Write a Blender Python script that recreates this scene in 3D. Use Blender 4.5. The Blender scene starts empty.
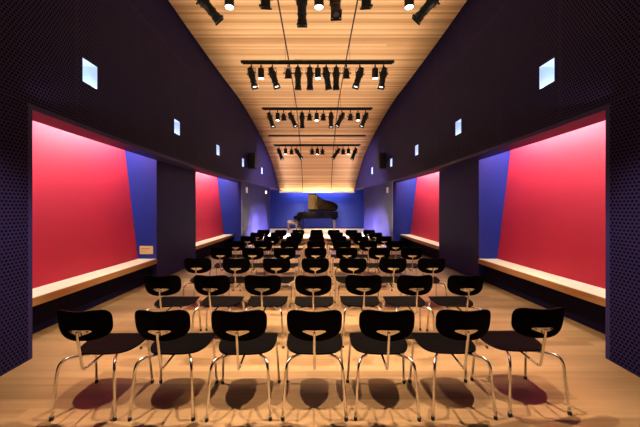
import bpy, bmesh, math, random
from mathutils import Vector, Matrix, Euler
R = math.radians
SC = bpy.context.scene
COL = SC.collection
rnd = random.Random(7)
CAMH = 1.53

# ------------------------------------------------------------------ materials
class N:
    """tiny node helper"""
    def __init__(s, name):
        s.m = bpy.data.materials.new(name); s.m.use_nodes = True
        s.t = s.m.node_tree; s.b = s.t.nodes['Principled BSDF']
    def n(s, kind, **kw):
        x = s.t.nodes.new(kind)
        for k, v in kw.items(): setattr(x, k, v)
        return x
    def put(s, sock, v):
        if isinstance(v, bpy.types.NodeSocket): s.t.links.new(v, sock)
        else: sock.default_value = v
    def math(s, op, a, b=0.0, c=0.0):
        x = s.n('ShaderNodeMath', operation=op)
        s.put(x.inputs[0], a); s.put(x.inputs[1], b)
        if len(x.inputs) > 2: s.put(x.inputs[2], c)
        return x.outputs[0]
    def mix(s, f, a, b):
        x = s.n('ShaderNodeMix', data_type='RGBA')
        s.put(x.inputs['Factor'], f)
        s.put(x.inputs[6], a); s.put(x.inputs[7], b)
        return x.outputs[2]
    def xyz(s, out):
        x = s.n('ShaderNodeSeparateXYZ'); s.t.links.new(out, x.inputs[0]); return x.outputs
    def comb(s, a, b, c=0.0):
        x = s.n('ShaderNodeCombineXYZ'); s.put(x.inputs[0], a); s.put(x.inputs[1], b); s.put(x.inputs[2], c)
        return x.outputs[0]
    def coord(s, which='Object'):
        return s.n('ShaderNodeTexCoord').outputs[which]
    def noise(s, vec, scale, detail=3.0, rough=0.5):
        x = s.n('ShaderNodeTexNoise'); s.t.links.new(vec, x.inputs['Vector'])
        x.inputs['Scale'].default_value = scale; x.inputs['Detail'].default_value = detail
        x.inputs['Roughness'].default_value = rough
        return x.outputs['Fac']
    def bump(s, h, strength=0.2, dist=0.01):
        x = s.n('ShaderNodeBump'); x.inputs['Strength'].default_value = strength; x.inputs['Distance'].default_value = dist
        s.t.links.new(h, x.inputs['Height']); s.t.links.new(x.outputs[0], s.b.inputs['Normal'])
    def base(s, v): s.put(s.b.inputs['Base Color'], v)

def rgb(r, g, b): return (r, g, b, 1.0)

def plain(name, col, rough=0.5, metal=0.0, spec=0.5, emit=None, estr=0.0, grain=0.06, gscale=40, coat=0.0):
    k = N(name)
    f = k.noise(k.coord(), gscale)
    lo = rgb(*[c * (1 - grain) for c in col]); hi = rgb(*[min(1, c * (1 + grain)) for c in col])
    k.base(k.mix(f, lo, hi))
    k.b.inputs['Roughness'].default_value = rough; k.b.inputs['Metallic'].default_value = metal
    k.b.inputs['Specular IOR Level'].default_value = spec
    k.b.inputs['Coat Weight'].default_value = coat; k.b.inputs['Coat Roughness'].default_value = 0.05
    if emit:
        k.b.inputs['Emission Color'].default_value = rgb(*emit); k.b.inputs['Emission Strength'].default_value = estr
    return k.m

def wood(name, u, v, k, width, length, tones, rough, gap=0.0015, grain=0.35, toneamp=1.0, spec=0.3):
    """boards of `width` stacked along v, running along u"""
    row = k.math('FLOOR', k.math('DIVIDE', v, width))
    wn = k.n('ShaderNodeTexWhiteNoise', noise_dimensions='1D'); k.put(wn.inputs['W'], row)
    off = k.math('MULTIPLY', wn.outputs['Value'], length * 3.7)
    uu = k.math('ADD', u, off)
    plank = k.math('FLOOR', k.math('DIVIDE', uu, length))
    w2 = k.n('ShaderNodeTexWhiteNoise', noise_dimensions='2D'); k.put(w2.inputs['Vector'], k.comb(row, plank))
    tone = w2.outputs['Value']
    g1 = k.noise(k.comb(k.math('MULTIPLY', uu, 1.2), k.math('MULTIPLY', v, 38.0), k.math('MULTIPLY', tone, 9.0)), 1.0, 4.0, 0.6)
    g2 = k.noise(k.comb(k.math('MULTIPLY', uu, 3.0), k.math('MULTIPLY', v, 120.0), k.math('MULTIPLY', tone, 31.0)), 1.0, 3.0, 0.6)
    g3 = k.noise(k.comb(k.math('MULTIPLY', uu, 0.5), k.math('MULTIPLY', v, 16.0), k.math('MULTIPLY', tone, 5.0)), 1.0, 2.0, 0.6)
    g = k.math('ADD', k.math('ADD', k.math('MULTIPLY', g1, 0.9), k.math('MULTIPLY', g2, 0.5)), k.math('SUBTRACT', k.math('MULTIPLY', g3, 0.9), 0.65))
    f = k.math('ADD', k.math('MULTIPLY', tone, 1 - grain), k.math('MULTIPLY', g, grain))
    cr = k.n('ShaderNodeValToRGB'); k.put(cr.inputs[0], f)
    e = cr.color_ramp.elements
    e[0].position = 0.0; e[0].color = rgb(*tones[0]); e[1].position = 1.0; e[1].color = rgb(*tones[2])
    m = cr.color_ramp.elements.new(0.5); m.color = rgb(*tones[1])
    fv = k.math('FRACT', k.math('DIVIDE', v, width))
    dv = k.math('MULTIPLY', k.math('MINIMUM', fv, k.math('SUBTRACT', 1.0, fv)), width)
    fu = k.math('FRACT', k.math('DIVIDE', uu, length))
    du = k.math('MULTIPLY', k.math('MINIMUM', fu, k.math('SUBTRACT', 1.0, fu)), length)
    joint = k.math('LESS_THAN', k.math('MINIMUM', dv, du), gap)
    return cr.outputs[0], joint, g

M = {}
# floor: oak boards laid across the room
k = N('oak_floor'); c = k.xyz(k.coord())
colr, joint, g = wood('f', c[0], c[1], k, 0.105, 1.9, ((.070, .034, .012), (.155, .086, .037), (.225, .132, .062)), .4, grain=.5)
k.base(k.mix(k.math('MULTIPLY', joint, 0.55), colr, rgb(.12, .06, .025)))
k.b.inputs['Roughness'].default_value = 0.42; k.b.inputs['Specular IOR Level'].default_value = 0.3
k.bump(g, 0.05, 0.004); M['floor'] = k.m
k = N('pale_stage_boards'); c = k.xyz(k.coord())
colr, joint, g = wood('s', c[0], c[1], k, 0.105, 1.9, ((.60, .44, .29), (.70, .54, .37), (.80, .64, .46)), .4)
k.base(k.mix(k.math('MULTIPLY', joint, 0.4), colr, rgb(.2, .11, .05)))
k.b.inputs['Roughness'].default_value = 0.4; M['stage'] = k.m
# ceiling: thin slats running across, two black slots running along
k = N('oak_ceiling_slats'); uvc = k.xyz(k.n('ShaderNodeUVMap', uv_map='UVMap').outputs[0])
colr, joint, g = wood('c', uvc[0], uvc[1], k, 0.072, 40.0, ((.42, .21, .075), (.70, .42, .20), (.92, .66, .39)), .5, grain=.35)
slot = k.math('LESS_THAN', k.math('ABSOLUTE', k.math('SUBTRACT', k.math('ABSOLUTE', uvc[0]), 0.80)), 0.017)
base = k.mix(k.math('MULTIPLY', joint, 0.6), colr, rgb(.16, .08, .03))
k.base(k.mix(slot, base, rgb(.008, .006, .006)))
k.b.inputs['Roughness'].default_value = 0.5; k.b.inputs['Specular IOR Level'].default_value = 0.25
M['ceiling'] = k.m
# oak with strong light from above put into its colour
k = N('oak_painted_bright'); c = k.xyz(k.coord())
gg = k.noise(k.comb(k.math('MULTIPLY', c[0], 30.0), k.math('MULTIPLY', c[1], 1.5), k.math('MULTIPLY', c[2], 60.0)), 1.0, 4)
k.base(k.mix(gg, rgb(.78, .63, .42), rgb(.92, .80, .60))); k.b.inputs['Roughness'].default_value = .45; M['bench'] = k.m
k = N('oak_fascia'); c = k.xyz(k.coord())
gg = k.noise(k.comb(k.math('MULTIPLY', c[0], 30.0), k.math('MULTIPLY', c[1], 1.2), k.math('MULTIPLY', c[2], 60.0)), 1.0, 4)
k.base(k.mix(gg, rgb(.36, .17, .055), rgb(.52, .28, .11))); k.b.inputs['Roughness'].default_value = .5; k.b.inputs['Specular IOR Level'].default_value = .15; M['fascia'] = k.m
# perforated panels
def perforated(name, colp, colh):
    k = N(name); c = k.xyz(k.coord()); y, z = c[1], c[2]
    p = 0.040; q = p * 1.732
    def dist(oy, oz):
        a = k.math('MULTIPLY', k.math('SUBTRACT', k.math('FRACT', k.math('ADD', k.math('DIVIDE', y, p), oy)), 0.5), p)
        b = k.math('MULTIPLY', k.math('SUBTRACT', k.math('FRACT', k.math('ADD', k.math('DIVIDE', z, q), oz)), 0.5), q)
        return k.math('SQRT', k.math('ADD', k.math('MULTIPLY', a, a), k.math('MULTIPLY', b, b)))
    d = k.math('MINIMUM', dist(0.0, 0.0), dist(0.5, 0.5))
    hole = k.math('LESS_THAN', d, 0.0118)
    def seam(v, period, off, w):
        f = k.math('FRACT', k.math('DIVIDE', k.math('SUBTRACT', v, off), period))
        return k.math('MULTIPLY', k.math('MINIMUM', f, k.math('SUBTRACT', 1.0, f)), period)
    sv = seam(y, 1.345, 1.01, 0)
    s1 = k.math('ABSOLUTE', k.math('SUBTRACT', z, 2.60)); s2 = k.math('ABSOLUTE', k.math('SUBTRACT', z, 4.80))
    s = k.math('MINIMUM', sv, k.math('MINIMUM', s1, s2))
    solid = k.math('LESS_THAN', s, 0.022)
    line = k.math('LESS_THAN', s, 0.004)
    hole = k.math('MULTIPLY', hole, k.math('SUBTRACT', 1.0, solid))
    dark = k.math('MAXIMUM', hole, line)
    n = k.noise(k.coord(), 3.0)
    pc = k.mix(n, rgb(*[x * .9 for x in colp]), rgb(*[x * 1.1 for x in colp]))
    k.base(k.mix(dark, pc, rgb(*colh)))
    k.b.inputs['Roughness'].default_value = 0.55
    k.put(k.b.inputs['Specular IOR Level'], k.math('MULTIPLY', k.math('SUBTRACT', 1.0, dark), 0.06))
    return k.m
M['perf'] = perforated('perforated_violet_panel', (.017, .0125, .058), (.003, .002, .006))
M['trim'] = plain('smooth_navy_trim', (.022, .017, .085), .45, spec=.15)
M['pier'] = plain('smooth_violet_panel', (.021, .018, .110), .5, spec=.06, grain=.1, gscale=1.5)
M['blue'] = plain('ultramarine_paint', (.013, .027, .25), .5, spec=.3, grain=.05, gscale=2)
M['red'] = plain('crimson_paint', (.55, .020, .048), .6, spec=.35, grain=.08, gscale=1.6)
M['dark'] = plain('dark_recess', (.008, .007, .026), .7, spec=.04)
M['black'] = plain('matt_black_metal', (.006, .006, .006), .5, spec=.2)
M['blackwood'] = plain('black_stained_plywood', (.0014, .001, .001), .5, spec=.02, grain=.2, gscale=25)
M['chrome'] = plain('chromed_steel', (.80, .81, .83), .16, metal=1.0, grain=.02)
M['rubber'] = plain('black_rubber', (.012, .011, .011), .7)
M['lacquer'] = plain('black_piano_lacquer', (.002, .0016, .0015), .05, spec=.9, coat=.0, grain=.05)
M['case'] = plain('black_case_lacquer', (.002, .0016, .0015), .1, spec=.25, grain=.05)
M['gold'] = plain('bronze_iron_plate', (.95, .56, .17), .3, metal=.5, grain=.1)
M['spruce'] = plain('spruce_soundboard', (.10, .04, .014), .5, grain=.2, gscale=12)
M['brass'] = plain('polished_brass', (.80, .55, .22), .2, metal=1.0)
M['ivory'] = plain('white_keys', (.85, .82, .75), .25)
M['felt'] = plain('red_felt', (.35, .02, .03), .8)
M['cushion'] = plain('beige_seat_cushion', (.48, .37, .30), .6, grain=.1)
M['benchleg'] = plain('walnut_stained_wood', (.16, .10, .07), .3)
M['lens_on'] = plain('lit_lamp_lens', (1, .95, .9), .3, emit=(1.0, .93, .84), estr=9.0)
M['lens_blue'] = plain('lit_cool_lens', (.9, .95, 1), .3, emit=(.9, .92, 1.0), estr=1.6)
M['lens_off'] = plain('dark_glass_lens', (.05, .05, .10), .08, spec=.8)
M['gel'] = plain('violet_gel', (.05, .03, .16), .2, spec=.7)
M['winwhite'] = plain('white_window_reveal', (.62, .72, .9), .6, grain=.02)
M['winglow'] = plain('lit_window_diffuser', (.8, .87, 1), .5, emit=(.26, .46, 1.0), estr=1.25)
M['winlamp'] = plain('lit_window_lamp', (1, 1, 1), .5, emit=(.85, .92, 1.0), estr=3.2)
M['cove'] = plain('lit_cove_strip', (1, .95, .85), .5, emit=(1.0, .95, .84), estr=17.0)
M['sconce'] = plain('opal_glass_lit', (1, .97, .92), .4, emit=(1.0, .88, .74), estr=1.6)
M['plate'] = plain('pale_lilac_plastic', (.36, .30, .42), .5)
M['card'] = plain('cream_card', (.76, .52, .20), .6, grain=.04)
M['ink'] = plain('dark_print', (.20, .12, .06), .7)
M['grille'] = plain('black_speaker_cloth', (.009, .009, .010), .8, grain=.3, gscale=300)
M['slotwood'] = plain('dark_bronze_track', (.022, .012, .008), .5)
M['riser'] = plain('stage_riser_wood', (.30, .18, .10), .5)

# ------------------------------------------------------------------ mesh helpers
def link(name, bm, mats, parent=None, loc=(0, 0, 0), smooth=40, bevel=0.0, kind=None):
    me = bpy.data.meshes.new(name)
    bmesh.ops.recalc_face_normals(bm, faces=bm.faces)
    bm.to_mesh(me); bm.free()
    for m in (mats if isinstance(mats, (list, tuple)) else [mats]): me.materials.append(m)
    if smooth is not None:
        for p in me.polygons: p.use_smooth = True
        me.set_sharp_from_angle(angle=R(smooth))
    o = bpy.data.objects.new(name, me); COL.objects.link(o); o.location = loc
    if parent: o.parent = parent
    if bevel:
        b = o.modifiers.new('bevel', 'BEVEL'); b.width = bevel; b.segments = 2; b.limit_method = 'ANGLE'
    if kind: o['kind'] = kind
    return o

def thing(name, label, cat, loc=(0, 0, 0), rz=0.0, group=None):
    o = bpy.data.objects.new(name, None); COL.objects.link(o)
    o.location = loc; o.rotation_euler = (0, 0, rz); o.empty_display_size = 0.1
    o['label'] = label; o['category'] = cat
    if group: o['group'] = group
    return o

def tag(o, label, cat, group=None):
    o['label'] = label; o['category'] = cat
    if group: o['group'] = group
    return o

def dup(root, loc, rz, label, name=None):
    r = root.copy(); COL.objects.link(r); r.location = loc; r.rotation_euler = (0, 0, rz); r['label'] = label
    for ch in list(root.children):
        c = ch.copy(); COL.objects.link(c); c.parent = r
        for gch in list(ch.children):
            d = gch.copy(); COL.objects.link(d); d.parent = c
    return r

def box(bm, x0, x1, y0, y1, z0, z1, mi=0, mat=None):
    vs = [bm.verts.new((x, y, z)) for x in (x0, x1) for y in (y0, y1) for z in (z0, z1)]
    if mat is not None:
        for v in vs: v.co = mat @ v.co
    q = [(0, 1, 3, 2), (4, 6, 7, 5), (0, 4, 5, 1), (2, 3, 7, 6), (0, 2, 6, 4), (1, 5, 7, 3)]
    fs = []
    for a in q:
        f = bm.faces.new([vs[i] for i in a]); f.material_index = mi; fs.append(f)
    return fs

def smoothpath(pts, r=0.03, n=5):
    """round the corners of a polyline"""
    P = [Vector(p) for p in pts]; out = [P[0]]
    for i in range(1, len(P) - 1):
        a, b, c = P[i - 1], P[i], P[i + 1]
        d1 = (a - b); d2 = (c - b)
        t = min(r, d1.length * .45, d2.length * .45)
        s, e = b + d1.normalized() * t, b + d2.normalized() * t
        for j in range(n + 1):
            u = j / n
            out.append((1 - u) ** 2 * s + 2 * u * (1 - u) * b + u * u * e)
    out.append(P[-1]); return out

def tube(bm, pts, rad, seg=8, cap=True, mi=0):
    P = [Vector(p) for p in pts]
    if not isinstance(rad, (list, tuple)): rad = [rad] * len(P)
    t0 = (P[1] - P[0]).normalized()
    up = Vector((0, 0, 1)) if abs(t0.z) < .9 else Vector((1, 0, 0))
    nrm = (up - t0 * up.dot(t0)).normalized(); rings = []
    for i, p in enumerate(P):
        if i == 0: t = t0
        elif i == len(P) - 1: t = (P[i] - P[i - 1]).normalized()
        else: t = ((P[i + 1] - P[i]).normalized() + (P[i] - P[i - 1]).normalized()).normalized()
        nrm = (nrm - t * nrm.dot(t)).normalized(); bn = t.cross(nrm)
        rings.append([bm.verts.new(p + rad[i] * (math.cos(2 * math.pi * j / seg) * nrm + math.sin(2 * math.pi * j / seg) * bn)) for j in range(seg)])
    for a, b in zip(rings, rings[1:]):
        for j in range(seg):
            f = bm.faces.new((a[j], a[(j + 1) % seg], b[(j + 1) % seg], b[j])); f.material_index = mi
    if cap:
        bm.faces.new(list(reversed(rings[0]))).material_index = mi
        bm.faces.new(rings[-1]).material_index = mi

def lathe(bm, prof, seg=16, mi=0, mat=None):
    rings = []
    for r, z in prof:
        if r < 1e-6: rings.append([bm.verts.new((0, 0, z))])
        else: rings.append([bm.verts.new((r * math.cos(2 * math.pi * j / seg), r * math.sin(2 * math.pi * j / seg), z)) for j in range(seg)])
    if mat is not None:
        for rg in rings:
            for v in rg: v.co = mat @ v.co
    for a, b in zip(rings, rings[1:]):
        for j in range(seg):
            j2 = (j + 1) % seg
            if len(a) == 1 and len(b) == 1: continue
            if len(a) == 1: f = bm.faces.new((a[0], b[j2], b[j]))
            elif len(b) == 1: f = bm.faces.new((a[j], a[j2], b[0]))
            else: f = bm.faces.new((a[j], a[j2], b[j2], b[j]))
            f.material_index = mi
    if len(rings[0]) > 1: bm.faces.new(list(reversed(rings[0]))).material_index = mi
    if len(rings[-1]) > 1: bm.faces.new(rings[-1]).material_index = mi

def prism(bm, poly, z0, z1, mi=0, mat=None):
    a = [bm.verts.new((x, y, z0)) for x, y in poly]; b = [bm.verts.new((x, y, z1)) for x, y in poly]
    if mat is not None:
        for v in a + b: v.co = mat @ v.co
    n = len(poly)
    for i in range(n):
        bm.faces.new((a[i], a[(i + 1) % n], b[(i + 1) % n], b[i])).material_index = mi
    bm.faces.new(list(reversed(a))).material_index = mi; bm.faces.new(b).material_index = mi

# ------------------------------------------------------------------ room geometry
def XW(d): return 3.04 - 0.0087 * (d - 6.8) ** 2
PROF = [(-2.5, 5.72), (0, 5.72), (3, 5.72), (6.05, 5.70), (8.2, 5.66), (10.3, 5.57), (11.2, 5.49), (12.2, 5.30), (13.2, 5.03), (14.2, 4.66),
        (14.9, 4.33), (15.5, 3.97), (16.0, 3.57), (16.4, 3.19), (16.7, 2.88), (16.9, 2.62), (17.02, 2.46)]
def catmull(P, n):
    out = []
    for i in range(len(P) - 1):
        p0 = P[max(i - 1, 0)]; p1 = P[i]; p2 = P[i + 1]; p3 = P[min(i + 2, len(P) - 1)]
        for j in range(n):
            t = j / n
            out.append(tuple(.5 * (2 * b + (c - a) * t + (2 * a - 5 * b + 4 * c - d) * t * t + (3 * b - a - 3 * c + d) * t ** 3) for a, b, c, d in zip(p0, p1, p2, p3)))
    out.append(P[-1]); return out
CP = catmull(PROF, 5)
def ZC(d):
    for a, b in zip(CP, CP[1:]):
        if a[0] <= d <= b[0]: return a[1] + (b[1] - a[1]) * (d - a[0]) / (b[0] - a[0])
    return CP[-1][1]
HEAD = 2.53
STAGE_Z = 0.27; STAGE_Y = 12.6; BACK = 18.5

# floor and stage
bm = bmesh.new(); box(bm, -4.4, 4.4, -2.6, 18.7, -0.12, 0.0); link('floor', bm, M['floor'], kind='structure', smooth=None)
# ceiling shell
bm = bmesh.new(); uvl = bm.loops.layers.uv.new('UVMap'); NX = 8
rows = []; s = 0.0; prev = None
for d, z in CP:
    if prev: s += math.hypot(d - prev[0], z - prev[1])
    prev = (d, z); w = XW(d) - 0.035
    rows.append((s, [(bm.verts.new((w * (2 * i / NX - 1), d, z)), w * (2 * i / NX - 1)) for i in range(NX + 1)]))
for (s0, a), (s1, b) in zip(rows, rows[1:]):
    for i in range(NX):
        f = bm.faces.new((a[i][0], a[i + 1][0], b[i + 1][0], b[i][0]))
        for lp, uv in zip(f.loops, ((a[i][1], s0), (a[i + 1][1], s0), (b[i + 1][1], s1), (b[i][1], s1))): lp[uvl].uv = uv
ce = link('ceiling', bm, M['ceiling'], kind='structure', smooth=60)
so = ce.modifiers.new('thick', 'SOLIDIFY'); so.thickness = 0.05; so.offset = 1.0
# normals of an open sheet may point either way: make them point down
if ce.data.polygons[0].normal.z > 0: ce.data.flip_normals()
so.offset = -1.0

WIN_D = [3.93, 6.54, 9.12, 11.6, 14.15]; WZ0, WZ1 = 3.125, 3.425; WHW = 0.135
def side_wall(name, sgn):
    ys = set([-2.5, 3.03, 3.08, 11.40, 11.45, 15.35, 15.40, 17.10])
    for w in WIN_D: ys |= {w - WHW, w + WHW}
    yy = -2.5
    while yy < 17.1:
        if all(abs(yy - q) > 0.15 for q in ys): ys.add(round(yy, 3))
        yy += 0.3
    ys = sorted(ys); zs = [0.0, HEAD, HEAD + 0.05, WZ0, WZ1, 5.95]
    def state(i, j):
        if i < 0 or j < 0 or i >= len(ys) - 1 or j >= len(zs) - 1: return None
        d = .5 * (ys[i] + ys[i + 1]); z = .5 * (zs[j] + zs[j + 1])
        if z < HEAD:
            if d < 3.08: return 1 if d > 3.03 else 0
            if 11.4 < d < 15.4: return 1 if (d < 11.45 or d > 15.35) else 0
            return None
        if WZ0 < z < WZ1 and any(abs(d - w) < WHW for w in WIN_D): return None
        if z < HEAD + 0.05 and (3.03 < d < 11.45 or d > 15.35): return 1
        return 0
    bm = bmesh.new()
    def T(d, j): return 0.13 if (j == 0 and d > 5) else 0.33
    def P(i, jz, back, j):
        d = ys[i]; return (sgn * (XW(d) + (T(d, j) if back else 0.0)), d, zs[jz])
    def face(pts, mi):
        f = bm.faces.new([bm.verts.new(p) for p in pts]); f.material_index = mi
    for i in range(len(ys) - 1):
        for j in range(len(zs) - 1):
            st = state(i, j)
            if st is None: continue
            face((P(i, j, 0, j), P(i + 1, j, 0, j), P(i + 1, j + 1, 0, j), P(i, j + 1, 0, j)), st)
            face((P(i, j, 1, j), P(i + 1, j, 1, j), P(i + 1, j + 1, 1, j), P(i, j + 1, 1, j)), 1)
            for di, dj in ((-1, 0), (1, 0), (0, -1), (0, 1)):
                nb = state(i + di, j + dj)
                if nb is not None and not (j == 1 and dj == -1 and ys[i] > 5): continue
                if di: 
                    e = i if di < 0 else i + 1
                    face((P(e, j, 0, j), P(e, j + 1, 0, j), P(e, j + 1, 1, j), P(e, j, 1, j)), 2 if (j == 0 and ys[i] > 5) else 1)
                else:
                    e = j if dj < 0 else j + 1
                    face((P(i, e, 0, j), P(i + 1, e, 0, j), P(i + 1, e, 1, j), P(i, e, 1, j)), 1)
    bmesh.ops.remove_doubles(bm, verts=bm.verts, dist=1e-5)
    link(name, bm, [M['perf'], M['trim'], M['blue']], kind='structure', smooth=12)
side_wall('wall_left', -1); side_wall('wall_right', 1)

for sgn, sd in ((-1, 'left'), (1, 'right')):
    def sbox(bm, x0, x1, *a, mi=0): return box(bm, min(sgn * x0, sgn * x1), max(sgn * x0, sgn * x1), *a, mi=mi)
    # pier between the two niches: blue on the end faces, violet towards the room
    bm = bmesh.new(); fs = sbox(bm, 3.36, 4.35, 6.30, 8.35, 0.0, 3.30)
    bmesh.ops.recalc_face_normals(bm, faces=bm.faces)
    for f in bm.faces:
        f.material_index = 1 if abs(f.normal.y) > .9 else 0
    link('wall_%s_pier' % sd, bm, [M['pier'], M['blue']], kind='structure', smooth=None)
    bm = bmesh.new(); sbox(bm, 3.0, 4.35, 2.28, 2.40, 0.0, 3.30); sbox(bm, 2.93, 4.35, 12.15, 12.27, 0.0, 3.30)
    link('wall_%s_niche_ends' % sd, bm, M['blue'], kind='structure', smooth=None)
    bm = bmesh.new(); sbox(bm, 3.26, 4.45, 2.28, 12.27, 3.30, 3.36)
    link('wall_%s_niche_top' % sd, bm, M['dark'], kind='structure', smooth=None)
    for d0, d1, nm in ((2.40, 6.30, 'front'), (8.35, 12.15, 'rear')):
        bm = bmesh.new()   # leaning crimson back of the niche
        x0, x1 = 3.74, 4.09
        pts = [(x0, .42), (x1, 3.30), (x1 + .08, 3.30), (x0 + .08, .42)]
        prof = [(sgn * a, b) for a, b in pts]
        va = [bm.verts.new((a, d0, b)) for a, b in prof]; vb = [bm.verts.new((a, d1, b)) for a, b in prof]
        for i in range(4): bm.faces.new((va[i], va[(i + 1) % 4], vb[(i + 1) % 4], vb[i]))
        bm.faces.new(va); bm.faces.new(vb)
        link('wall_%s_%s_red' % (sd, nm), bm, M['red'], kind='structure', smooth=None)
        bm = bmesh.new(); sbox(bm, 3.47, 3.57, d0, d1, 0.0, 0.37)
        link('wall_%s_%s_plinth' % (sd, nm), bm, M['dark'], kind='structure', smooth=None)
        t = thing('wall_bench', {'front': 'long oak bench, top coloured as brightly lit, in the %s niche nearest the front', 'rear': 'shorter looking oak bench in the %s niche beyond the violet pier'}[nm] % sd, 'bench', (sgn * 3.54, .5 * (d0 + d1), 0))
        hl = .5 * (d1 - d0) - .005
        def lb(bm, x0, x1, *a): return box(bm, min(sgn * x0, sgn * x1), max(sgn * x0, sgn * x1), *a)
        bm = bmesh.new(); lb(bm, -.177, .198, -hl, hl, .377, .475); link('seat_board', bm, M['bench'], t, smooth=None, bevel=.003)  # same wood as the front edge, paled to carry the niche light
        bm = bmesh.new(); lb(bm, -.197, -.1775, -hl, hl, .375, .4735); o = link('front_edge', bm, M['fascia'], t, smooth=None, bevel=.003); o['label'] = 'orange oak front edge'
    # inner end of the wings beside the stage
    bm = bmesh.new(); sbox(bm, 3.25, 3.35, 12.27, BACK, 0.0, 3.6)
    link('wall_%s_wing' % sd, bm, M['blue'], kind='structure', smooth=None)
    # small lit windows
    for w in WIN_D:
        bm = bmesh.new(); x = XW(w); y0, y1 = w - WHW, w + WHW; e = .001
        xi, xo = x + 0.004, x + 0.30
        def q(p, mi):
            f = bm.faces.new([bm.verts.new((sgn * a, b, c)) for a, b, c in p]); f.material_index = mi
        z0, z1 = WZ0 + .002, WZ1 - .002; y0 += .003; y1 -= .003
        q(((xi, y0, z0), (xi, y1, z0), (xo, y1, z0), (xo, y0, z0)), 2)
        q(((xi, y0, z1), (xi, y1, z1), (xo, y1, z1), (xo, y0, z1)), 0)
        q(((xi, y0, z0), (xi, y0, z1), (xo, y0, z1), (xo, y0, z0)), 0)
        q(((xi, y1, z0), (xi, y1, z1), (xo, y1, z1), (xo, y1, z0)), 0)
        q(((xo, y0, z0), (xo, y1, z0), (xo, y1, z1), (xo, y0, z1)), 1)
        o = link('window_%d' % (WIN_D.index(w) + 1 + (5 if sgn > 0 else 0)), bm, [M['winwhite'], M['winglow'], M['winlamp']], kind='structure', smooth=None)

# back wall, wall behind the camera, upper closures
bm = bmesh.new(); box(bm, -3.35, 3.35, BACK, BACK + .12, 0, 3.6); link('wall_back', bm, M['blue'], kind='structure', smooth=None)
bm = bmesh.new(); box(bm, -3.24, 3.24, BACK - .02, BACK - .001, STAGE_Z, STAGE_Z + .085); link('baseboard_back', bm, M['trim'], kind='structure', smooth=None)
bm = bmesh.new(); box(bm, -3.35, 3.35, 17.06, BACK + .12, 3.6, 3.66); link('ceiling_wing', bm, M['dark'], kind='structure', smooth=None)
bm = bmesh.new(); box(bm, -3.0, 3.0, -2.62, -2.5, 0, 5.95); link('wall_front', bm, M['pier'], kind='structure', smooth=None)

# stage platform
poly = []
d = STAGE_Y
while d < 15.4: poly.append((XW(d) - .012, d)); d += .35
poly += [(XW(15.39) - .012, 15.42), (3.24, 15.42), (3.24, BACK - .003)]
poly = poly + [(-x, y) for x, y in reversed(poly)]
st = thing('stage_platform', 'low pale wooden stage platform under the grand piano', 'stage')
bm = bmesh.new(); prism(bm, poly, STAGE_Z - .03, STAGE_Z); link('stage_deck', bm, M['stage'], st, smooth=None)
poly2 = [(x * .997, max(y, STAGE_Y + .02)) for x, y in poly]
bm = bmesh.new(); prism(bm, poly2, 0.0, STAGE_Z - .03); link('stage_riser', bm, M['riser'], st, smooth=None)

# wooden cove lip with a light strip along the foot of the ceiling
cv = thing('cove_light', 'glowing cove strip along the lower edge of the ceiling above the stage', 'light')
wv = XW(17.0) - .05
bm = bmesh.new(); box(bm, -wv, wv, 16.76, 17.05, 2.385, 2.405); box(bm, -wv, wv, 16.74, 16.76, 2.385, 2.45); link('cove_lip', bm, M['bench'], cv, smooth=None)
bm = bmesh.new(); box(bm, -wv + .02, wv - .02, 16.78, 16.81, 2.407, 2.432); link('light_strip', bm, M['cove'], cv, smooth=None)

# dark transverse track on the ceiling
bm = bmesh.new(); yT = 13.72
box(bm, -2.2, 2.2, yT - .03, yT + .03, ZC(yT) - .075, ZC(yT) - .008)
tag(link('ceiling_track', bm, M['slotwood'], smooth=None), 'thin dark bronze bar across the ceiling without any lamps on it', 'lighting track')

# ------------------------------------------------------------------ chairs
def seat_bm():
    bm = bmesh.new(); NT, NS = 18, 14; L0, L1 = -0.135, 0.262
    grid = []
    for i in range(NT + 1):
        t = .5 * (1 - math.cos(math.pi * i / NT)); t = min(max(t, .003), .997)
        u = min(1, t / .58); hw = .232 * (1 - (1 - u) ** 2.5) ** (1 / 2.5)
        if t > .82: hw *= (1 - ((t - .82) / .18) ** 2.6 * .995) ** (1 / 2.6)
        y = L0 + (L1 - L0) * t; row = []
        for j in range(NS + 1):
            s = 2 * j / NS - 1
            z = .408 + .030 * t - .014 * (1 - s * s * .8) * math.sin(math.pi * min(1, t * 1.1)) - .028 * max(0, (t - .78) / .22) ** 2 + .012 * max(0, (.18 - t) / .18) ** 2
            row.append(bm.verts.new((hw * s, y, z)))
        grid.append(row)
    for a, b in zip(grid, grid[1:]):
        for j in range(NS): bm.faces.new((a[j], a[j + 1], b[j + 1], b[j]))
    thick(bm, -.011); return bm

def thick(bm, t):
    bmesh.ops.recalc_face_normals(bm, faces=bm.faces)
    bm.normal_update()
    nz = sum((f.normal.z if abs(f.normal.z) > .5 else 0) for f in bm.faces)
    vs = list(bm.verts); nm = {v: v.normal.copy() for v in vs}
    fs = list(bm.faces); edges = [e for e in bm.edges if len(e.link_faces) == 1]
    cp = {v: bm.verts.new(v.co + nm[v] * t) for v in vs}
    for f in fs: bm.faces.new([cp[v] for v in reversed(f.verts)])
    for e in edges:
        a, b = e.verts; bm.faces.new((a, b, cp[b], cp[a]))

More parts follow.
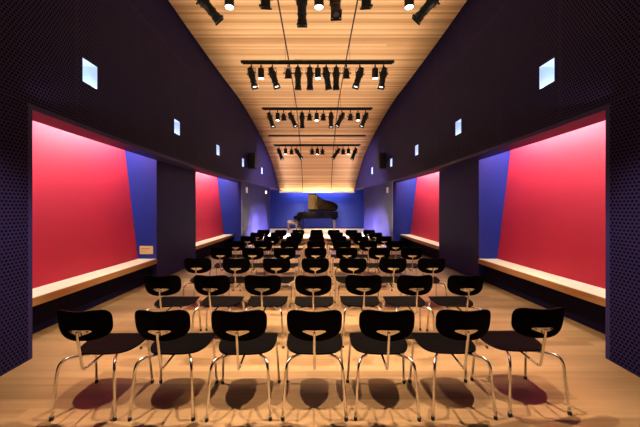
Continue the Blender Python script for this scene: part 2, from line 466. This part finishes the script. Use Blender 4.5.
BACK_C = 0.696; BACK_H = 0.114; BACK_W = 0.195
def back_y(s, v): return -0.298 + 0.060 * s * s - 0.020 * v
def backrest_bm():
    bm = bmesh.new(); NT, NS = 16, 18; grid = []
    for i in range(NT + 1):
        v = -math.cos(math.pi * i / NT); v = max(-.995, min(.995, v))
        n = 3.7 if v > 0 else 2.9
        hw = BACK_W * (1 - abs(v) ** n) ** (1 / n) * (1 + .02 * v); row = []
        for j in range(NS + 1):
            s = 2 * j / NS - 1; x = hw * s; sx = x / BACK_W
            z = BACK_C + BACK_H * v - (.008 * (1 - sx * sx * 1.6) * max(0, v) ** 2) + .010 * sx * sx * max(0, v)
            row.append(bm.verts.new((x, back_y(sx, v), z)))
        grid.append(row)
    for a, b in zip(grid, grid[1:]):
        for j in range(NS): bm.faces.new((a[j], a[j + 1], b[j + 1], b[j]))
    thick(bm, -.011); return bm

def make_chair(label):
    t = thing('plywood_chair', label, 'chair', group='rows of black plywood chairs')
    seat = link('seat', seat_bm(), M['blackwood'], t, smooth=50)
    for y in (-.06, .15):
        bm = bmesh.new()
        lathe(bm, [(0, .396 + (.020 if y > 0 else .004)), (.006, .3955 + (.020 if y > 0 else .004)), (.007, .385)], 10, mat=Matrix.Translation((0, y, 0)))
        link('seat_bolt', bm, M['chrome'], seat)
    back = link('backrest', backrest_bm(), M['blackwood'], t, smooth=50)
    # chrome bracket plate on the rear of the backrest
    bm = bmesh.new(); zt, zb = .664, .616; cols = []
    for j in range(9):
        s = 2 * j / 8 - 1; x = .083 * s; a = abs(s)
        top = zt - .004 * a ** 4; bot = zb + .030 * a ** .8
        if a == 1: top -= .006; bot += .004
        sx = x / BACK_W
        def pt(z, o): return bm.verts.new((x, back_y(sx, (z - BACK_C) / BACK_H) - .0125 - o, z))
        cols.append((pt(bot, 0), pt(top, 0), pt(top, .004), pt(bot, .004)))
    for a, b in zip(cols, cols[1:]):
        for q in range(4): bm.faces.new((a[q], b[q], b[(q + 1) % 4], a[(q + 1) % 4]))
    bm.faces.new(cols[0]); bm.faces.new(cols[-1])
    br = link('back_bracket', bm, M['chrome'], t, smooth=30)
    for sx in (-1, 1):
        bm = bmesh.new(); y = back_y(.055 / BACK_W, -.4) - .0165
        lathe(bm, [(.008, 0), (.007, .003), (0, .004)], 10, mat=Matrix.Translation((sx * .056, y, .652)) @ Matrix.Rotation(R(90), 4, 'X'))
        link('screw', bm, M['chrome'], br)
    bm = bmesh.new()
    tube(bm, smoothpath([(0, -.325, .655), (0, -.320, .61), (0, -.272, .362), (0, -.02, .382)], .035), .0095)
    link('back_support', bm, M['chrome'], t, smooth=60)
    bm = bmesh.new()
    tube(bm, [(-.10, -.05, .379), (-.085, 0, .380), (-.10, .10, .390)], .009); tube(bm, [(.10, -.05, .379), (.085, 0, .380), (.10, .10, .390)], .009)
    tube(bm, [(-.088, 0.0, .380), (.088, 0.0, .380)], .009)
    link('seat_frame', bm, M['chrome'], t, smooth=60)
    for sx in (-1, 1):
        for fr in (0, 1):
            if fr: pts = [(sx * .10, .10, .390), (sx * .225, .166, .412), (sx * .245, .200, .014)]
            else: pts = [(sx * .11, -.06, .379), (sx * .202, -.236, .424), (sx * .228, -.268, .014)]
            bm = bmesh.new(); tube(bm, smoothpath(pts, .085, 8), .0108)
            lg = link('leg', bm, M['chrome'], t, smooth=60)
            bm = bmesh.new(); x, y, _ = pts[-1]
            lathe(bm, [(.0125, 0), (.0138, .004), (.0132, .026), (.011, .028)], 10, mat=Matrix.Translation((x, y, 0)))
            link('rubber_foot', bm, M['rubber'], lg)
    return t

ROW_D = [2.22, 3.31, 4.42, 5.58, 6.72, 7.90, 9.02, 10.10]
ROW_L = [-1.70, -1.69, -1.74, -1.78, -1.80, -1.79, -1.78, -1.78]
ROW_R = [1.635, 1.61, 1.67, 1.73, 1.74, 1.75, 1.75, 1.75]
ORD = ['front', 'second', 'third', 'fourth', 'fifth', 'sixth', 'seventh', 'last']
SEAT = ['leftmost', 'second from the left', 'third from the left', 'middle', 'third from the right', 'second from the right', 'rightmost']
WALLSIDE = ['beside the left wall', '', '', 'on the centre line', '', '', 'beside the right wall']
FRONT_X = [-1.705, -1.142, -.592, -.040, .490, 1.042, 1.608]
# small turns that the front row shows, degrees
TURN = {0: [0, 0, 1.5, 0, -1, .5, 2.5], 1: [0, -2, 1, 0, 0, 2, 0]}
proto = None
for r in range(8):
    for c in range(7):
        x = ROW_L[r] - .012 + (ROW_R[r] - ROW_L[r]) * c / 6 + (rnd.uniform(-.012, .012) if r else 0)
        if r == 0: x = FRONT_X[c]
        y = ROW_D[r] + (0.255 if r else 0.225) + (rnd.uniform(-.015, .015) if r else [0.0, .0, -.005, 0, 0, .01, .05][c])
        a = R(TURN.get(r, [0] * 7)[c] + (rnd.uniform(-1.5, 1.5) if r else 0))
        row = {0: 'the front row', 7: 'the row nearest the stage'}.get(r, 'the %s row back' % ORD[r])
        lab = 'black plywood chair on chrome legs, %s in %s' % (SEAT[c], row)
        if proto is None:
            proto = make_chair(lab); proto.location = (x, y, 0); proto.rotation_euler.z = a
        else: dup(proto, (x, y, 0), a, lab)

# ------------------------------------------------------------------ lighting bars and lamps
def bar(d, z, half, label):
    t = thing('lighting_bar', label, 'lighting bar', (0, d, z))
    bm = bmesh.new(); box(bm, -half, half, -.035, .035, -.042, .016); link('raceway', bm, M['black'], t, smooth=None, bevel=.004)
    bm = bmesh.new(); tube(bm, [(-half + .05, 0, -.058), (half - .05, 0, -.058)], .020); link('pipe', bm, M['black'], t)
    for x in (-.8, .8):
        bm = bmesh.new(); box(bm, x - .012, x + .012, -.012, .012, -.066, -.03); link('pipe_bracket', bm, M['black'], t, smooth=None)
        bm = bmesh.new(); tube(bm, [(x, 0, .012), (x, 0, ZC(d) - z + .01)], .0035, 6); link('hanger_rod', bm, M['black'], t)
    x = -half * .88; n = 0
    while x < half:
        bm = bmesh.new(); box(bm, x - .035, x + .035, -.042, -.034, -.035, .008); link('outlet', bm, M['rubber'], t, smooth=None); x += half * 1.76 / 5
    return t

def clamp_bm(zb):
    bm = bmesh.new()
    tube(bm, [(0, -.032, .02), (0, -.032, -.02), (0, 0, -.035), (0, .03, -.02), (0, .032, .0)], .009, 6)
    box(bm, -.018, .018, -.02, .02, -.065, -.028)
    tube(bm, [(0, 0, -.06), (0, 0, zb)], .008, 6)
    return bm

def yoke_bm(top, piv, hw):
    bm = bmesh.new()
    box(bm, -hw, hw, -.014, .014, top - .006, top)
    for s in (-1, 1):
        box(bm, s * hw - .003, s * hw + .003, -.014, .014, piv - .02, top)
    return bm
def knobs(hw, b):
    for s in (-1, 1):
        bm = bmesh.new()
        lathe(bm, [(.016, 0), (.016, .022), (.010, .03)], 8, mat=Matrix.Translation((s * (hw + .003), 0, 0)) @ Matrix.Rotation(R(90) * s, 4, 'Y'))
        link('tilt_knob', bm, M['black'], b)

def ellipsoidal(lit, framed):
    t = thing('ellipsoidal_spotlight', '-', 'stage light')
    link('clamp', clamp_bm(-.10), M['black'], t)
    link('yoke', yoke_bm(-.095, -.22, .100), M['black'], t, smooth=None)
    bm = bmesh.new()
    lathe(bm, [(0, .145), (.042, .145), (.062, .13), (.066, .07), (.074, .065), (.074, .03), (.086, .02), (.090, -.02), (.090, -.075), (.082, -.09), (.074, -.10), (.070, -.20), (.080, -.205), (.080, -.225), (.068, -.23), (.068, -.28), (.078, -.29), (.080, -.365), (.050, -.365), (.048, -.30), (0, -.30)], 16)
    b = link('lamp_body', bm, M['black'], t, (0, 0, -.22))
    bm = bmesh.new(); lathe(bm, [(0, -.366), (.03, -.366), (.046, -.358), (.046, -.33)], 16); link('lens', bm, M['lens_blue'] if lit else M['lens_off'], b)
    for a in range(4):
        bm = bmesh.new(); box(bm, -.03, .03, .086, .108, -.055, -.049, mat=Matrix.Rotation(R(90 * a + 45), 4, 'Z'))
        link('shutter', bm, M['black'], b, smooth=None)
    bm = bmesh.new(); h = .081
    for s in (-1, 1):
        box(bm, -h, h, s * h - .004, s * h + .004, -.385, -.362); box(bm, s * h - .004, s * h + .004, -h, h, -.385, -.362)
    box(bm, -h, h, -h, -.066, -.368, -.364); box(bm, -h, h, .066, h, -.368, -.364)
    box(bm, -h, -.066, -h, h, -.368, -.364); box(bm, .066, h, -h, h, -.368, -.364)
    link('gel_frame', bm, M['black'], b, smooth=None)
    knobs(.088, b)
    bm = bmesh.new(); tube(bm, smoothpath([(0, .03, .12), (0.0, .13, .10), (.05, .12, .02), (.05, .07, -.01)], .05), .005, 6); link('power_cable', bm, M['rubber'], b)
    return t

def downlight():
    t = thing('cylinder_downlight', '-', 'ceiling light')
    link('clamp', clamp_bm(-.10), M['black'], t)
    bm = bmesh.new(); lathe(bm, [(0, 0), (.058, 0), (.075, -.012), (.075, -.255), (.068, -.255), (.066, -.225), (0, -.225)], 20)
    b = link('lamp_body', bm, M['black'], t, (0, 0, -.10))
    bm = bmesh.new(); lathe(bm, [(0, -.262), (.034, -.261), (.066, -.248), (.066, -.23)], 20); link('lens', bm, M['lens_on'], b)
    return t

def fresnel(gel):
    t = thing('fresnel_floodlight', '-', 'stage light')
    link('clamp', clamp_bm(-.10), M['black'], t)
    link('yoke', yoke_bm(-.095, -.22, .088), M['black'], t, smooth=None)
    bm = bmesh.new(); lathe(bm, [(0, .10), (.04, .10), (.055, .085), (.06, .05), (.074, .02), (.079, -.01), (.079, -.10), (.074, -.10), (.071, -.08), (0, -.08)], 18)
    b = link('lamp_body', bm, M['black'], t, (0, 0, -.22))
    bm = bmesh.new(); lathe(bm, [(0, -.088), (.07, -.084), (.07, -.08)], 18); link('lens', bm, M['gel'] if gel else M['lens_off'], b)
    bm = bmesh.new(); h = .086
    for s in (-1, 1):
        box(bm, -h, h, s * h - .004, s * h + .004, -.125, -.10); box(bm, s * h - .004, s * h + .004, -h, h, -.125, -.10)
    for s in (-1, 1):
        box(bm, s * .078 - .004, s * .086, -h, h, -.104, -.096); box(bm, -h, h, s * .078 - .004, s * .086, -.104, -.096)
    link('gel_frame', bm, M['black'], b, smooth=None)
    knobs(.088, b)
    return t

protos = {}
def place(kind, x, d, z, tilt_side, tilt_fwd, label, group):
    lit = kind.endswith('+'); key = kind
    if key not in protos:
        p = {'E': ellipsoidal, 'F': fresnel}[kind[0]](lit, 0) if kind[0] == 'E' else (fresnel(lit) if kind[0] == 'F' else downlight())
        protos[key] = p; o = p; o.location = (x, d, z)
    else: o = dup(protos[key], (x, d, z), 0, label)
    o['label'] = label; o['group'] = group
    for ch in o.children:
        if ch.name.startswith('lamp_body') and kind[0] != 'C':
            ch.rotation_euler = (R(tilt_fwd), R(tilt_side), 0)
    return o

# bars: depth, height of bar, half length, scale px/m used to read x from the photograph
# lamps: kind, x metres, sideways tilt (deg, + = lens swings to the left), forward tilt
BARS = [
 ('nearest', 4.84, 5.17, 1.92, [('E', -1.86, -42, 20), ('C', -1.42, 0, 0), ('F+', -.84, 4, 20), ('E', -.26, 0, 16), ('C', .015, 0, 0), ('E', .27, -2, -22), ('F+', .77, -4, 20), ('C', 1.46, 0, 0), ('E', 1.86, 44, 20)]),
 ('second', 7.5, 5.17, 1.90, [('E+', -1.64, -14, -4), ('C', -1.40, 0, 0), ('E+', -1.12, -18, -4), ('F', -.73, 0, 22), ('E', -.485, 0, 12), ('E', -.19, 0, 12), ('C', .01, 0, 0), ('E', .215, -10, 12), ('E', .465, 0, 12), ('F', .717, 0, 22), ('E+', 1.05, 17, -4), ('C', 1.43, 0, 0), ('E+', 1.64, 11, -4)]),
 ('third', 10.4, 4.97, 1.90, [('E+', -1.63, -18, -4), ('C', -1.36, 0, 0), ('F', -1.155, 0, 22), ('E+', -.90, -25, -4), ('E', -.52, 0, 12), ('F', -.265, 0, 22), ('C', -.02, 0, 0), ('F', .21, 0, 22), ('E+', .475, 0, -4), ('E+', .845, 27, -4), ('F', 1.14, 0, 22), ('C', 1.40, 0, 0), ('E+', 1.66, 22, -4)]),
 ('farthest', 13.2, 4.30, 1.90, [('E+', -1.66, -22, -4), ('C', -1.375, 0, 0), ('F', -1.12, 0, 22), ('E+', -.88, -34, -4), ('F', -.22, 0, 22), ('C', .01, 0, 0), ('F', .235, 0, 22), ('E+', .90, 34, -4), ('F', 1.14, 0, 22), ('C', 1.37, 0, 0), ('E+', 1.66, 22, -4)]),
]
WORD = ['first', 'second', 'third', 'fourth', 'fifth', 'sixth', 'seventh', 'eighth', 'ninth']
KN = {'E': ('long black ellipsoidal spotlight', 'ellipsoidal spotlights on the bars'), 'F': ('squat black fresnel floodlight', 'fresnel floodlights on the bars'), 'C': ('black cylinder downlight with glowing lens', 'cylinder downlights on the bars')}
CANS = []
# an unseen bar over the front row and its three downlights (they cast the shadows under the front chairs)
for nm, d, z, half, lamps in BARS + [('overhead', 2.5, 5.17, 1.92, [('C', -1.42, 0, 0), ('C', .0, 0, 0), ('C', 1.42, 0, 0)])]:
    bar(d, z, half, {'nearest': 'black lighting bar above the top edge, its lamps hanging into view', 'second': 'long black lighting bar with thirteen lamps, lowest plainly visible one nearest the front',
        'third': 'black lighting bar with thirteen lamps in the middle of the ceiling', 'farthest': 'short looking black lighting bar nearest the stage with eleven lamps',
        'overhead': 'black lighting bar over the front row of chairs'}[nm])
    cnt = {}
    tot = {}
    for l in lamps: tot[l[0][0]] = tot.get(l[0][0], 0) + 1
    for l in lamps:
        kd = l[0][0]; cnt[kd] = cnt.get(kd, 0) + 1
        pos = WORD[cnt[kd] - 1] + ' from the left'
        place(l[0], l[1], d, z - .075, l[2], l[3], '%s, %s on the %s lighting bar' % (KN[kd][0], pos, nm), KN[kd][1])
        if kd == 'C': CANS.append((nm, l[1], d, z - .075 - .37))

# ------------------------------------------------------------------ piano
X0, D0 = -1.28, 17.95
pn = thing('grand_piano', 'black concert grand piano with raised lid on the stage', 'piano', (X0, D0, STAGE_Z))
near = [(.29, -1.47), (.8, -1.475), (1.12, -1.46), (1.27, -1.40), (1.38, -1.26), (1.50, -1.12), (1.68, -1.01), (1.92, -.92), (2.14, -.83), (2.32, -.71), (2.45, -.56), (2.52, -.40), (2.53, -.25), (2.49, -.12), (2.40, -.03), (2.25, 0.0)]
def chaikin(P, n=2):
    for _ in range(n):
        Q = [P[0]]
        for a, b in zip(P, P[1:]):
            Q += [(a[0] * .75 + b[0] * .25, a[1] * .75 + b[1] * .25), (a[0] * .25 + b[0] * .75, a[1] * .25 + b[1] * .75)]
        Q.append(P[-1]); P = Q
    return P
curve = chaikin(near); outline = curve + [(.29, 0.0)]
def inset(P, t):
    n = len(P); out = []
    for i in range(n):
        a = Vector(P[i - 1]); b = Vector(P[i]); c = Vector(P[(i + 1) % n])
        e1 = (b - a); e2 = (c - b)
        n1 = Vector((-e1.y, e1.x)); n2 = Vector((-e2.y, e2.x))
        n1 = n1.normalized() if n1.length > 1e-6 else n2.normalized(); n2 = n2.normalized() if n2.length > 1e-6 else n1
        m = (n1 + n2); m = m.normalized() if m.length > 1e-6 else n1
        out.append(tuple(b + m * t / max(.4, m.dot(n1))))
    return out
inn = inset(outline, .05)
bm = bmesh.new()
def ringv(P, z): return [bm.verts.new((x, y, z)) for x, y in P]
oa, ob, ia, ib = ringv(outline, .67), ringv(outline, 1.045), ringv(inn, .67), ringv(inn, 1.045); n = len(outline)
for i in range(n):
    j = (i + 1) % n
    bm.faces.new((oa[i], oa[j], ob[j], ob[i])); bm.faces.new((ia[j], ia[i], ib[i], ib[j]))
    bm.faces.new((ob[i], ob[j], ib[j], ib[i])); bm.faces.new((oa[j], oa[i], ia[i], ia[j]))
case = link('case', bm, M['case'], pn, smooth=40)
bm = bmesh.new(); prism(bm, inset(outline, .052), .70, .86); link('soundboard', bm, M['spruce'], case, smooth=None)
bm = bmesh.new(); prism(bm, [(.36, -1.33), (1.05, -1.33), (1.22, -1.22), (1.30, -.9), (1.22, -.4), (1.30, -.12), (.36, -.12)], .885, .905); link('iron_plate', bm, M['gold'], case, smooth=None)
bm = bmesh.new()
for i in range(28):
    y = -.12 - i * .046; xe = 2.3
    for (xa, ya), (xb, yb) in zip(outline, outline[1:]):
        if min(ya, yb) <= y - .10 <= max(ya, yb) and max(xa, xb) > .9: xe = min(max(xa, xb) - .16, 2.3); break
    tube(bm, [(.55, y, .925), (xe, y, .925)], .002, 4)
so_ = link('strings', bm, M['brass'], case); so_['kind'] = 'stuff'
# keyboard end
bm = bmesh.new()
box(bm, 0.0, .30, -1.47, 0, .655, .70); box(bm, 0.0, .025, -1.40, -.07, .70, .735)
for y0, y1 in ((-1.47, -1.405), (-.065, 0)):
    prism(bm, [(0.0, .70), (0.30, .70), (.30, 1.04), (.26, 1.0), (.22, .86), (.17, .83), (.03, .82), (0.0, .80)], y0, y1, mat=Matrix(((1, 0, 0, 0), (0, 0, 1, 0), (0, 1, 0, 0), (0, 0, 0, 1))))
link('keybed', bm, M['case'], pn, smooth=30)
bm = bmesh.new(); box(bm, .03, .18, -1.40, -.07, .736, .755); kb = link('keyboard', bm, M['ivory'], pn, smooth=None)
bm = bmesh.new()
for i in range(52):
    if i % 7 in (0, 1, 3, 4, 5): y = -1.39 + i * 1.32 / 52 + .018; box(bm, .085, .178, y, y + .012, .754, .767)
link('black_keys', bm, M['lacquer'], kb, smooth=None)
bm = bmesh.new(); box(bm, .185, .205, -1.40, -.07, .70, .98); link('fallboard', bm, M['lacquer'], pn, smooth=None)
# music desk
bm = bmesh.new(); mt = Matrix.Translation((.52, 0, .99)) @ Matrix.Rotation(R(-22), 4, 'Y').inverted()
box(bm, -.01, .01, -1.08, -.40, 0, .22, mat=mt); box(bm, -.06, .01, -1.08, -.40, 0, .012, mat=mt); link('music_desk', bm, M['lacquer'], pn, smooth=None)
# lid: hinge along the spine, raised
ang = R(40)
LID_X = .78
lid_poly = [p for p in curve if p[0] > LID_X]
lid_poly = [(LID_X, 0.0), (LID_X, -1.49)] + [(x + .01, y - .015 if y < -.1 else y) for x, y in lid_poly]
mt = Matrix.Translation((0, 0, 1.055)) @ Matrix.Rotation(-ang, 4, 'X')
bm = bmesh.new(); prism(bm, lid_poly, 0, .028, mat=mt)
lid = link('lid', bm, M['lacquer'], pn, smooth=40)
bm = bmesh.new(); box(bm, LID_X, LID_X + .49, -1.475, 0, .034, .056, mat=mt); link('lid_flap', bm, M['lacquer'], lid, smooth=None)
bm = bmesh.new(); top = mt @ Vector((1.18, -1.38, -.01)); tube(bm, [(1.16, -1.40, .99), tuple(top)], .014, 8); link('lid_prop', bm, M['lacquer'], pn)
# legs
for lx, ly in ((.30, -1.28), (.30, -.19), (2.28, -.34)):
    bm = bmesh.new()
    def sq(z, h): return [bm.verts.new((lx + a * h, ly + b * h, z)) for a, b in ((-1, -1), (1, -1), (1, 1), (-1, 1))]
    rings = [sq(.10, .045), sq(.13, .052), sq(.50, .068), sq(.56, .082), sq(.575, .125), sq(.655, .125)]
    for a, b in zip(rings, rings[1:]):
        for i in range(4): bm.faces.new((a[i], a[(i + 1) % 4], b[(i + 1) % 4], b[i]))
    bm.faces.new(rings[0]); bm.faces.new(rings[-1])
    if lx > 2:
        box(bm, lx - .12, lx + .12, ly - .12, ly + .12, .655, .69)
    lg = link('leg', bm, M['lacquer'], pn, smooth=30)
    bm = bmesh.new()
    lathe(bm, [(.04, -.014), (.04, .014)], 14, mat=Matrix.Translation((lx + .02, ly, .04)) @ Matrix.Rotation(R(90), 4, 'X'))
    box(bm, lx - .035, lx + .035, ly - .025, ly + .025, .065, .10)
    link('caster', bm, M['brass'], lg)
# pedal lyre
bm = bmesh.new(); yc = -.735
for yy in (-.09, .09): tube(bm, [(.50, yc + yy, .66), (.50, yc + yy * 1.2, .40), (.50, yc + yy, .13)], .02)
box(bm, .42, .56, yc - .17, yc + .17, .06, .14); tube(bm, [(.56, yc - .1, .12), (.95, yc - .1, .67)], .010); tube(bm, [(.56, yc + .1, .12), (.95, yc + .1, .67)], .010)
ly_ = link('pedal_lyre', bm, M['lacquer'], pn)
for yy in (-.08, 0, .08):
    bm = bmesh.new(); box(bm, .25, .43, yc + yy - .02, yc + yy + .02, .075, .09); link('pedal', bm, M['brass'], ly_, smooth=None, bevel=.005)

# piano bench
pb = thing('piano_bench', 'beige padded piano bench beside the keyboard', 'bench', (-1.375, 17.2, STAGE_Z))
bm = bmesh.new(); box(bm, -.275, .275, -.36, .36, .44, .545); cu = link('cushion', bm, M['cushion'], pb, bevel=.03)
bm = bmesh.new()
for px in (-.12, .12):
    for py in (-.18, 0, .18): lathe(bm, [(.014, .5455), (.010, .550), (0, .551)], 8, mat=Matrix.Translation((px, py, 0)))
link('tuft_button', bm, M['cushion'], cu)
bm = bmesh.new(); box(bm, -.265, .265, -.35, .35, .35, .438); link('apron', bm, M['benchleg'], pb, smooth=None, bevel=.006)
bm = bmesh.new()
for s in (-1, 1): lathe(bm, [(.03, 0), (.034, .01), (.034, .04), (.025, .045)], 12, mat=Matrix.Translation((0, s * .352, .395)) @ Matrix.Rotation(R(-90) * s, 4, 'X'))
link('height_knob', bm, M['benchleg'], pb)
for sx in (-1, 1):
    for sy in (-1, 1):
        bm = bmesh.new(); cx, cy = sx * .225, sy * .305
        def sq2(z, h): return [bm.verts.new((cx + a * h, cy + b * h, z)) for a, b in ((-1, -1), (1, -1), (1, 1), (-1, 1))]
        r_ = [sq2(0, .026), sq2(.30, .036), sq2(.352, .038)]
        for a, b in zip(r_, r_[1:]):
            for i in range(4): bm.faces.new((a[i], a[(i + 1) % 4], b[(i + 1) % 4], b[i]))
        bm.faces.new(r_[0]); bm.faces.new(r_[-1]); link('leg', bm, M['benchleg'], pb, smooth=None)

# ------------------------------------------------------------------ small wall things
for sgn, sd in ((-1, 'left'), (1, 'right')):
    d = 12.3; xc = sgn * 2.60
    t = thing('wall_speaker', 'black box loudspeaker mounted high on the %s wall towards the stage' % sd, 'speaker', (xc, d, 3.44), sgn * R(14))
    bm = bmesh.new(); box(bm, -.135, .135, -.14, .14, -.31, .31); link('cabinet', bm, M['black'], t, smooth=None, bevel=.012)
    bm = bmesh.new(); box(bm, -.118, .118, -.150, -.141, -.29, .29); link('grille', bm, M['grille'], t, smooth=None, bevel=.004)
    bm = bmesh.new(); tube(bm, [(sgn * .13, .05, 0), (sgn * .22, .0, 0)], .02); link('wall_bracket', bm, M['black'], t)
    # pale square plates
    d = 12.0; x = XW(d)
    bm = bmesh.new(); box(bm, -.008, .008, -.11, .11, -.11, .11)
    o = link('wall_plate', bm, M['plate'], None, (sgn * (x - .009), d, 2.24), smooth=None, bevel=.004); o.rotation_euler.z = math.atan(2 * .0087 * (d - 6.8)) * sgn
    tag(o, 'small pale lilac plate on the %s wall under the loudspeaker' % sd, 'wall plate')
d = 14.66
t = thing('wall_sconce', 'small round glowing wall lamp on the left wall by the stage', 'lamp', (-XW(d) + .003, d, 2.29))
bm = bmesh.new(); mt = Matrix.Rotation(R(90), 4, 'Y')
lathe(bm, [(.085, 0), (.085, .012), (.07, .016)], 20, mat=mt); link('backplate', bm, M['plate'], t)
bm = bmesh.new(); lathe(bm, [(.074, .014), (.068, .035), (.045, .055), (.0, .062)], 20, mat=mt); link('opal_shade', bm, M['sconce'], t)
# plaque on the blue end of the left front niche
t = thing('wall_plaque', 'small cream plaque with faint print on the blue niche end above the left bench', 'sign', (-3.565, 6.292, .655))
bm = bmesh.new(); box(bm, -.137, .137, -.008, .006, -.085, .085); link('card', bm, M['card'], t, smooth=None, bevel=.002)
bm = bmesh.new()
x = -.105
for w in (.035, .02, .03, .045, .015): box(bm, x, x + w, -.0095, -.0078, .022, .036); x += w + .007
for z_ in (-.005, -.025, -.045):
    x = -.105
    for q in range(3 if z_ > -.04 else 2):
        w = rnd.uniform(.02, .05)
        box(bm, x, x + w, -.0095, -.0078, z_, z_ + .004); x += w + .01
link('print', bm, M['ink'], t, smooth=None)

# ------------------------------------------------------------------ lights
def lamp(kind, name, loc, energy, col, **kw):
    l = bpy.data.lights.new(name, kind); l.energy = energy; l.color = col
    for a, b in kw.items(): setattr(l, a, b)
    o = bpy.data.objects.new(name, l); COL.objects.link(o); o.location = loc
    return o
def aim(o, tgt): o.rotation_euler = (Vector(tgt) - o.location).to_track_quat('-Z', 'Y').to_euler()
WARM = (1.0, .80, .58)
CANP = {'overhead': 1800, 'nearest': 1450, 'second': 1300, 'third': 1300, 'farthest': 1700}
for nm, x, d, z in CANS:
    o = lamp('SPOT', 'downlight_beam', (x, d, z - .01), CANP[nm], WARM, spot_size=R(60 if nm == 'overhead' else 55), spot_blend=.4, shadow_soft_size=.022)
# niche lights hidden above the beams
for sgn in (-1, 1):
    for d0, d1 in ((2.5, 6.25), (8.42, 12.1)):
        o = lamp('AREA', 'niche_light', (sgn * 3.58, .5 * (d0 + d1), 3.14), 150, (1.0, .96, .91), shape='RECTANGLE', size=.08, size_y=d1 - d0)
        o.rotation_euler = (0, -sgn * R(45), 0)
# added fill above the bars, no fixtures, aimed along the ceiling both ways
for nm, d, z, half, lamps in BARS + [('overhead', 2.5, 5.17, 1.92, [])]:
    o = lamp('AREA', 'bar_top_fill', (0, d, z + .07), 2, WARM, shape='RECTANGLE', size=2 * half - .1, size_y=.04); o.rotation_euler = (R(180), 0, 0)
    for dy in (-1, 1):
        o = lamp('AREA', 'bar_side_fill', (0, d + dy * .04, z + .06), 6, WARM, shape='RECTANGLE', size=2 * half - .1, size_y=.04, spread=R(140))
        o.rotation_euler = (R(90 + 12) * dy, 0, 0)
# added area lights without fixtures along the opening heads, brightening the timber ceiling
for sgn in (-1, 1):
    for d0, d1, p in ((-.5, 3.0, 26), (3.0, 7.2, 38), (7.2, 11.4, 34)):
        dm = .5 * (d0 + d1)
        o = lamp('AREA', 'ceiling_fill', (sgn * (XW(dm) - .10), dm, 2.66), p, WARM, shape='RECTANGLE', size=.05, size_y=d1 - d0, spread=R(104)); o.rotation_euler = (0, R(180) - sgn * R(35), 0)
# strip behind the ceiling that washes the blue back wall
o = lamp('AREA', 'back_wall_wash', (0, 18.27, 2.86), 150, (.74, .80, 1.0), shape='RECTANGLE', size=3.4, size_y=.06); o.rotation_euler = (R(25), 0, 0)
# lit spotlights of the third bar aimed at the piano and the stage
for x, tx in ((-1.6, .6), (-.8, .2), (.8, -.4), (1.6, .2)):
    o = lamp('SPOT', 'stage_beam', (x, 10.6, 4.2), 3200, (1.0, .84, .64), spot_size=R(30), spot_blend=1.0, shadow_soft_size=.04); aim(o, (tx, 17.0, .9))
# a tight beam from the farthest bar into the open piano
o = lamp('SPOT', 'piano_beam', (-.22, 13.3, 3.5), 7000, (1.0, .86, .66), spot_size=R(15), spot_blend=.5, shadow_soft_size=.03); aim(o, (-.45, 17.2, 1.2))
# violet floods on the side walls towards the stage
for sgn in (-1, 1):
    o = lamp('SPOT', 'flood_beam', (-sgn * 1.12, 13.35, 3.55), 1900, (.95, .82, .98), spot_size=R(84), spot_blend=1.0, shadow_soft_size=.06); aim(o, (sgn * 2.4, 14.4, 2.4))
# cool spotlights crossing to the wall panels beside the stage
for (x, d, z), tgt, p, sz in (((1.45, 13.2, 3.50), (-2.55, 13.6, .6), 22000, 34), ((.8, 13.2, 3.50), (-2.6, 13.2, .85), 22000, 13),
                              ((-1.45, 13.2, 3.50), (2.6, 12.9, .6), 24000, 25), ((-.8, 13.2, 3.50), (2.5, 14.4, .6), 22000, 26)):
    o = lamp('SPOT', 'spotlight_beam', (x, d, z), p, (.60, .66, 1.0), spot_size=R(sz), spot_blend=.08, shadow_soft_size=.03); aim(o, tgt)

w = bpy.data.worlds.new('world'); SC.world = w; w.use_nodes = True
w.node_tree.nodes['Background'].inputs[0].default_value = (.02, .02, .03, 1); w.node_tree.nodes['Background'].inputs[1].default_value = 0.3

# ------------------------------------------------------------------ camera
cd = bpy.data.cameras.new('camera'); cam = bpy.data.objects.new('camera', cd); COL.objects.link(cam); SC.camera = cam
cam.location = (-.025, 0, CAMH); cam.rotation_euler = (R(90), 0, 0)
cd.sensor_width = 36; cd.lens = 17.0; cd.shift_x = 3.5 / 640; cd.shift_y = -5.5 / 640; cd.clip_start = .05
SC.view_settings.view_transform = 'Standard'; SC.view_settings.look = 'None'; SC.view_settings.gamma = 1.0
SC.view_settings.use_curve_mapping = False
SC.view_settings.exposure = 0.0
SC.cycles.max_bounces = 8; SC.cycles.diffuse_bounces = 5
SC.cycles.sample_clamp_indirect = 6.0
